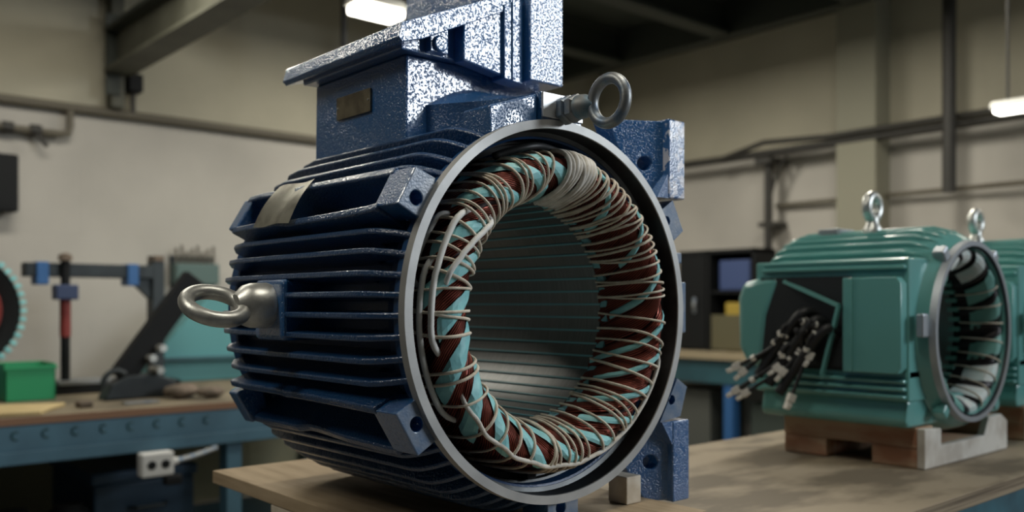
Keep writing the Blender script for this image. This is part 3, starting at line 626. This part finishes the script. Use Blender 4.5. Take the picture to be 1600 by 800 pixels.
bm = new(); lathe(bm, [(-.03, .215), (-.03, .155), (-.33, .155), (-.33, .215)], cg, n=96); gcore = obj('stator_core', bm, lam, GM, smooth=True)
for k in range(36):
    a = 2*pi*k/36; bm = new(); er = Vector((0, cos(a), sin(a))); et = Vector((0, -sin(a), cos(a))); obox(bm, er*.157+Vector((-.027, YC, ZC)), (Vector((1, 0, 0)), et, er), .014, .006, .005); obj('slot_liner', bm, gpaper, gcore)
# pallet under it
PL = thing('wooden_pallet', 'low wooden pallet with whitewashed end under the nearer green motor', 'pallet', (-.12, 1.34, ZT), 'low pallets under the green motors')
for i, (y0, y1) in enumerate(((1.112, 1.20), (1.478, 1.56))): obj('deck_board', B(-.305, .046, y0, y1, -.3275, -.2795), lumber, PL, bevel=.003)
obj('block', B(-.305, -.185, 1.114, 1.56, ZT+.0005, -.3275), lumber, PL, bevel=.003); obj('block', B(-.065, .046, 1.114, 1.56, ZT+.0005, -.3275), lumber, PL, bevel=.003)
bm = new(); prism(bm, [(1.112, ZT+.0005), (1.60, ZT+.0005), (1.60, -.30), (1.56, -.279), (1.48, -.281), (1.45, -.326), (1.20, -.326), (1.20, -.285), (1.112, -.2795)], 'x', .0465, .066); obj('end_board', bm, whitew, PL, bevel=.003, label='whitewashed end board')
dup(GM, (0, .66, 0), 'farther teal green electric motor at the right photo edge, behind the nearer one', keep=lambda o: o.name.split('.')[0] not in ('motor_lead',))
dup(PL, (0, .66, 0), 'low wooden pallet under the farther green motor at the right photo edge')
# ================================================================= left bench and what stands on it
XB = -2.4
t = thing('workbench', 'blue steel workbench along the left wall with worn wooden top', 'workbench', (-3.0, -.3, FL))
obj('bench_top', B(XW+.35, XB, -2.2, 1.6, -.40, ZT), mat('worn_bench_top', (.20, .165, .11), .7, col2=(.11, .09, .06), nscale=5), t, bevel=.003)
obj('top_edging', B(XB, XB+.006, -2.2, 1.6, -.40, ZT+.001), mat('worn_edge', (.24, .13, .075), .7), t)
bm = new(); box(bm, XB-.05, XB, -2.2, 1.6, -.535, -.40); obj('apron', bm, steelb, t, bevel=.004)
obj('apron_rail', B(XB-.01, XB+.012, -2.2, 1.6, -.535, -.488), steelb, t, bevel=.004)
for k in range(14):
    y = .42-.095*k; bm = new(); tube(bm, [(XB+.002, y+.012*cos(a), -.435+.014*sin(a)) for a in [R(60+240*i/10) for i in range(11)]], .004, n=6); obj('punched_slot', bm, steelt, t)
for x in (XB-.06, XW+.42):
    for y in (.543, -1.2, 1.5): obj('leg', B(x-.035, x+.035, y-.032, y+.032, FL, -.40), steelb, t, bevel=.004)
obj('lower_shelf', B(XW+.4, XB-.05, -2.2, 1.6, -1.05, -1.03), steelb, t)
t = thing('socket_box', 'white twin socket box fixed under the blue bench apron', 'socket', (XB, .21, -.62))
bm = new(); box(bm, XB+.0125, XB+.065, .150, .270, -.622, -.533); obj('box_body', bm, whitep, t, bevel=.008)
for y in (.187, .237):
    bm = new(); lathe(bm, [(0, 0), (0, .016), (.003, .016), (.003, 0)], (XB+.065, y, -.578), 'x', 20); obj('socket', bm, blackp, t)
bm = new(); lathe(bm, [(0, 0), (0, .014), (.02, .014), (.02, 0)], (XB+.04, .27, -.575), 'y', 14); obj('gland', bm, whitep, t)
obj('conduit', T([(XB+.04, .285, -.575), (XB+.03, .36, -.565), (XB+.02, .45, -.545)], .011, smoothn=5), zincp, t, smooth=True)
obj('plug', B(XB+.03, XB+.07, .235, .30, -.66, -.6225), blackp, t, bevel=.008)
t = thing('steel_chest', 'dark blue steel chest on the lower shelf of the left bench', 'chest', (-2.9, .24, -1.03))
obj('body', B(-3.2, -2.62, .07, .46, -1.029, -.68), mat('chest_blue', (.018, .05, .09), .5), t, bevel=.012); obj('lid', B(-3.21, -2.61, .06, .47, -.68, -.635), mat('lid_blue', (.022, .06, .11), .5), t, bevel=.01); obj('handle', T([(-2.61, .2, -.78), (-2.58, .22, -.78), (-2.58, .32, -.78), (-2.61, .34, -.78)], .008), darks, t)
tag(obj('cabinet_back', B(XW+.36, XW+.38, -2.2, 1.6, -1.02, -.42), olive), 'olive back board closing the space under the left bench', 'board')
for i, y in enumerate((-.185, .0)):
    bm = new(); lathe(bm, [(-1.029, 0), (-1.029, .07), (-.76, .07), (-.745, .05), (-.735, .05), (-.735, 0)], (-2.62, y-.02, 0), 'z', 24)
    tag(obj('canister', bm, blackp, smooth=True), ('left' if i == 0 else 'right')+' one of two black canisters under the left bench', 'canister', 'black canisters under the left bench')
# green bin, paper
t = thing('parts_bin', 'bright green plastic parts bin on the left bench', 'bin', (-2.95, -.07, ZT))
bm = new(); y0, y1, x0, x1, z1 = -.1616, .021, -3.14, -2.95, -.226
box(bm, x0, x1, y0, y1, ZT+.0005, ZT+.008); box(bm, x1-.008, x1, y0, y1, ZT, z1-.01); box(bm, x0, x0+.008, y0, y1, ZT, z1); box(bm, x0, x1, y0, y0+.008, ZT, z1); box(bm, x0, x1, y1-.008, y1, ZT, z1)
obj('tray', bm, greenp, t, bevel=.003); obj('rim', B(x1-.004, x1+.006, y0-.006, y1+.006, z1-.022, z1-.008), greenp, t, bevel=.002)
bm = new(); pts = [(-2.55, -.50), (-2.455, -.36), (-2.43, -.16), (-2.56, -.09), (-2.66, -.02), (-2.74, -.20), (-2.74, -.48)]
prism(bm, pts, 'z', ZT+.001, ZT+.016); tag(obj('kraft_paper', bm, paperm, bevel=.004), 'yellow kraft paper stack on the left bench corner', 'paper')
tag(obj('scrap_tin', B(-2.62, -2.55, .0, .05, ZT+.0005, ZT+.025), rust, bevel=.008), 'small rusty tin beside the kraft paper', 'tin')
tag(obj('steel_strip', B(-2.62, -2.57, .17, .30, ZT+.0005, ZT+.008), zincp, bevel=.002), 'short pale steel strip lying on the left bench', 'strip')
# open black stator at the left photo edge
sc = (-3.2, -.302, -.016); t = thing('bare_stator', 'black motor stator with teal slot liners standing on the left bench', 'stator', (-3.3, -.30, ZT))
bm = new(); lathe(bm, [(-.2, .252), (.0, .252), (.02, .242), (.02, .232), (.0, .177), (-.2, .177)], sc, n=64, closed=True); obj('core_ring', bm, blackp, t, smooth=True)
bm = new(); lathe(bm, [(-.2, .178), (.02, .178), (.04, .17), (.03, .15), (-.2, .15)], sc, n=64, closed=True); obj('winding', bm, mat('red_varnish', (.28, .05, .045), .5), t, smooth=True)
for k in range(46):
    a = 2*pi*k/46; er = Vector((0, cos(a), sin(a))); et = Vector((0, -sin(a), cos(a))); bm = new(); obox(bm, Vector(sc)+er*.256+Vector((.012, 0, 0)), (Vector((1, 0, 0)), et, er), .018, .010, .012); obj('slot_liner', bm, teal, t, bevel=.002)
bm = new(); prism(bm, [(-.55, ZT+.0005), (-.17, ZT+.0005), (-.18, -.27), (-.25, -.262), (-.302, -.272), (-.36, -.262), (-.48, -.26)], 'x', -3.4, -3.20); obj('cradle', bm, mat('cradle_blue', (.10, .25, .33), .5), t, bevel=.004)
# pipe frame tool
t = thing('press_frame', 'dark steel press frame with blue clamps standing on the left bench', 'frame', (-3.2, .2, ZT))
X = -3.25
obj('cross_bar', B(X-.04, X+.04, -.03, .51, .129, .189), darks, t, bevel=.004); obj('upright', B(X-.04, X+.04, .50, .555, ZT+.0005, .21), darks, t, bevel=.004)
obj('upright', T([(X+.05, .123, ZT+.0005), (X+.05, .123, .21)], .020, n=10), blackp, t, smooth=True); obj('grip', T([(X+.05, .123, -.13), (X+.05, .123, .03)], .023, n=10), redp, t, smooth=True)
bm = new(); prism(bm, [(.50, .129), (.40, .129), (.50, .03)], 'x', X-.02, X+.02); obj('gusset', bm, darks, t)
for y in (.035, .41): obj('clamp', B(X-.05, X+.052, y-.024, y+.024, .095, .193), bluep, t, bevel=.004)
obj('slide_block', B(X+.02, X+.10, .075, .165, .03, .095), mat('block_navy', (.03, .05, .12), .5), t, bevel=.006); obj('cap', B(X-.045, X+.045, .505, .55, .21, .235), rust, t)
bm = new(); lathe(bm, [(.2, 0), (.2, .030), (.225, .026), (.235, 0)], (X+.05, .123, 0), 'z', 14); obj('knob', bm, rust, t, smooth=True)
obj('base_rail', B(X-.05, X+.12, .06, .60, ZT+.0005, ZT+.04), blackp, t, bevel=.004); obj('base_strip', B(X-.04, X+.125, .08, .46, ZT+.04, ZT+.058), zincp, t, bevel=.003)
# black lever arm
t = thing('lever_shear', 'black hand lever shear with diagonal arm on the left bench', 'shear', (-2.95, .4, ZT))
p, q = Vector((-2.8, .225, -.29)), Vector((-2.8, .53, .125)); d = (q-p).normalized(); bm = new(); obox(bm, (p+q)/2, (d, Vector((1, 0, 0)), d.cross(Vector((1, 0, 0)))), (q-p).length/2, .03, .047); obj('arm', bm, blackp, t, bevel=.006)
bm = new(); prism(bm, [(.15, ZT+.0005), (.46, ZT+.0005), (.44, -.31), (.36, -.275), (.24, -.28), (.18, -.31)], 'x', -2.86, -2.76); obj('jaw', bm, darks, t, bevel=.008)
bm = new(); tube(bm, [(-2.74, .19+.05*cos(a), -.31+.055*sin(a)) for a in [R(180-12*i) for i in range(12)]], .012, n=7); obj('guard', bm, darks, t, smooth=True)
for y, z in ((.33, -.21), (.37, -.17), (.36, -.26)):
    bm = new(); lathe(bm, [(-.05, 0), (-.05, .016), (.05, .016), (.05, 0)], (-2.77, y, z), 'x', 6); obj('bolt', bm, zinc, t)
t = thing('machine_block', 'teal painted machine casting on the left bench behind the blue motor eye', 'machine', (-3.5, .85, ZT))
bm = new(); prism(bm, [(.58, ZT+.0005), (1.2, ZT+.0005), (1.2, .05), (.86, .05), (.69, -.12), (.585, -.24)], 'x', -3.63, -3.42); obj('casting', bm, tealmach, t, bevel=.01)
bm = new(); box(bm, -3.42, -3.38, .60, 1.2, -.27, -.25); obj('ledge', bm, steelt, t, bevel=.004)
t = thing('rod_rack', 'grey green rack of upright rods hung on the left wall behind the black lever', 'rack', (XW+.04, .99, .12))
obj('tray', B(XW+.005, XW+.09, .875, 1.12, .12, .235), mat('rack_green', (.10, .16, .15), .6), t, bevel=.006); obj('back_plate', B(XW, XW+.012, .87, 1.125, .11, .28), darks, t)
for k in range(8):
    y = .89+k*.03; obj('rod', T([(XW+.05, y, .235), (XW+.05, y, .32+.02*sin(k*2.1))], .008, n=6), pipem, t)
for i, (x, y, s, lb) in enumerate(((-2.66, .42, .05, 'brown scrap lump on the left bench under the lever'), (-2.60, .52, .04, 'brown scrap lump near the bench end beside the blue motor'))):
    bm = new(); bmesh.ops.create_icosphere(bm, subdivisions=2, radius=1)
    for v in bm.verts: v.co = Vector((x, y, ZT+s*.55))+Vector((v.co.x*s*1.2, v.co.y*s*1.5, v.co.z*s*.6*(1+.25*sin(5*v.co.x+3*v.co.y))))
    zm = min(v.co.z for v in bm.verts)
    for v in bm.verts: v.co.z += ZT-zm
    tag(obj('scrap_lump', bm, rust, smooth=True), lb, 'scrap', 'scrap lumps on the left bench')
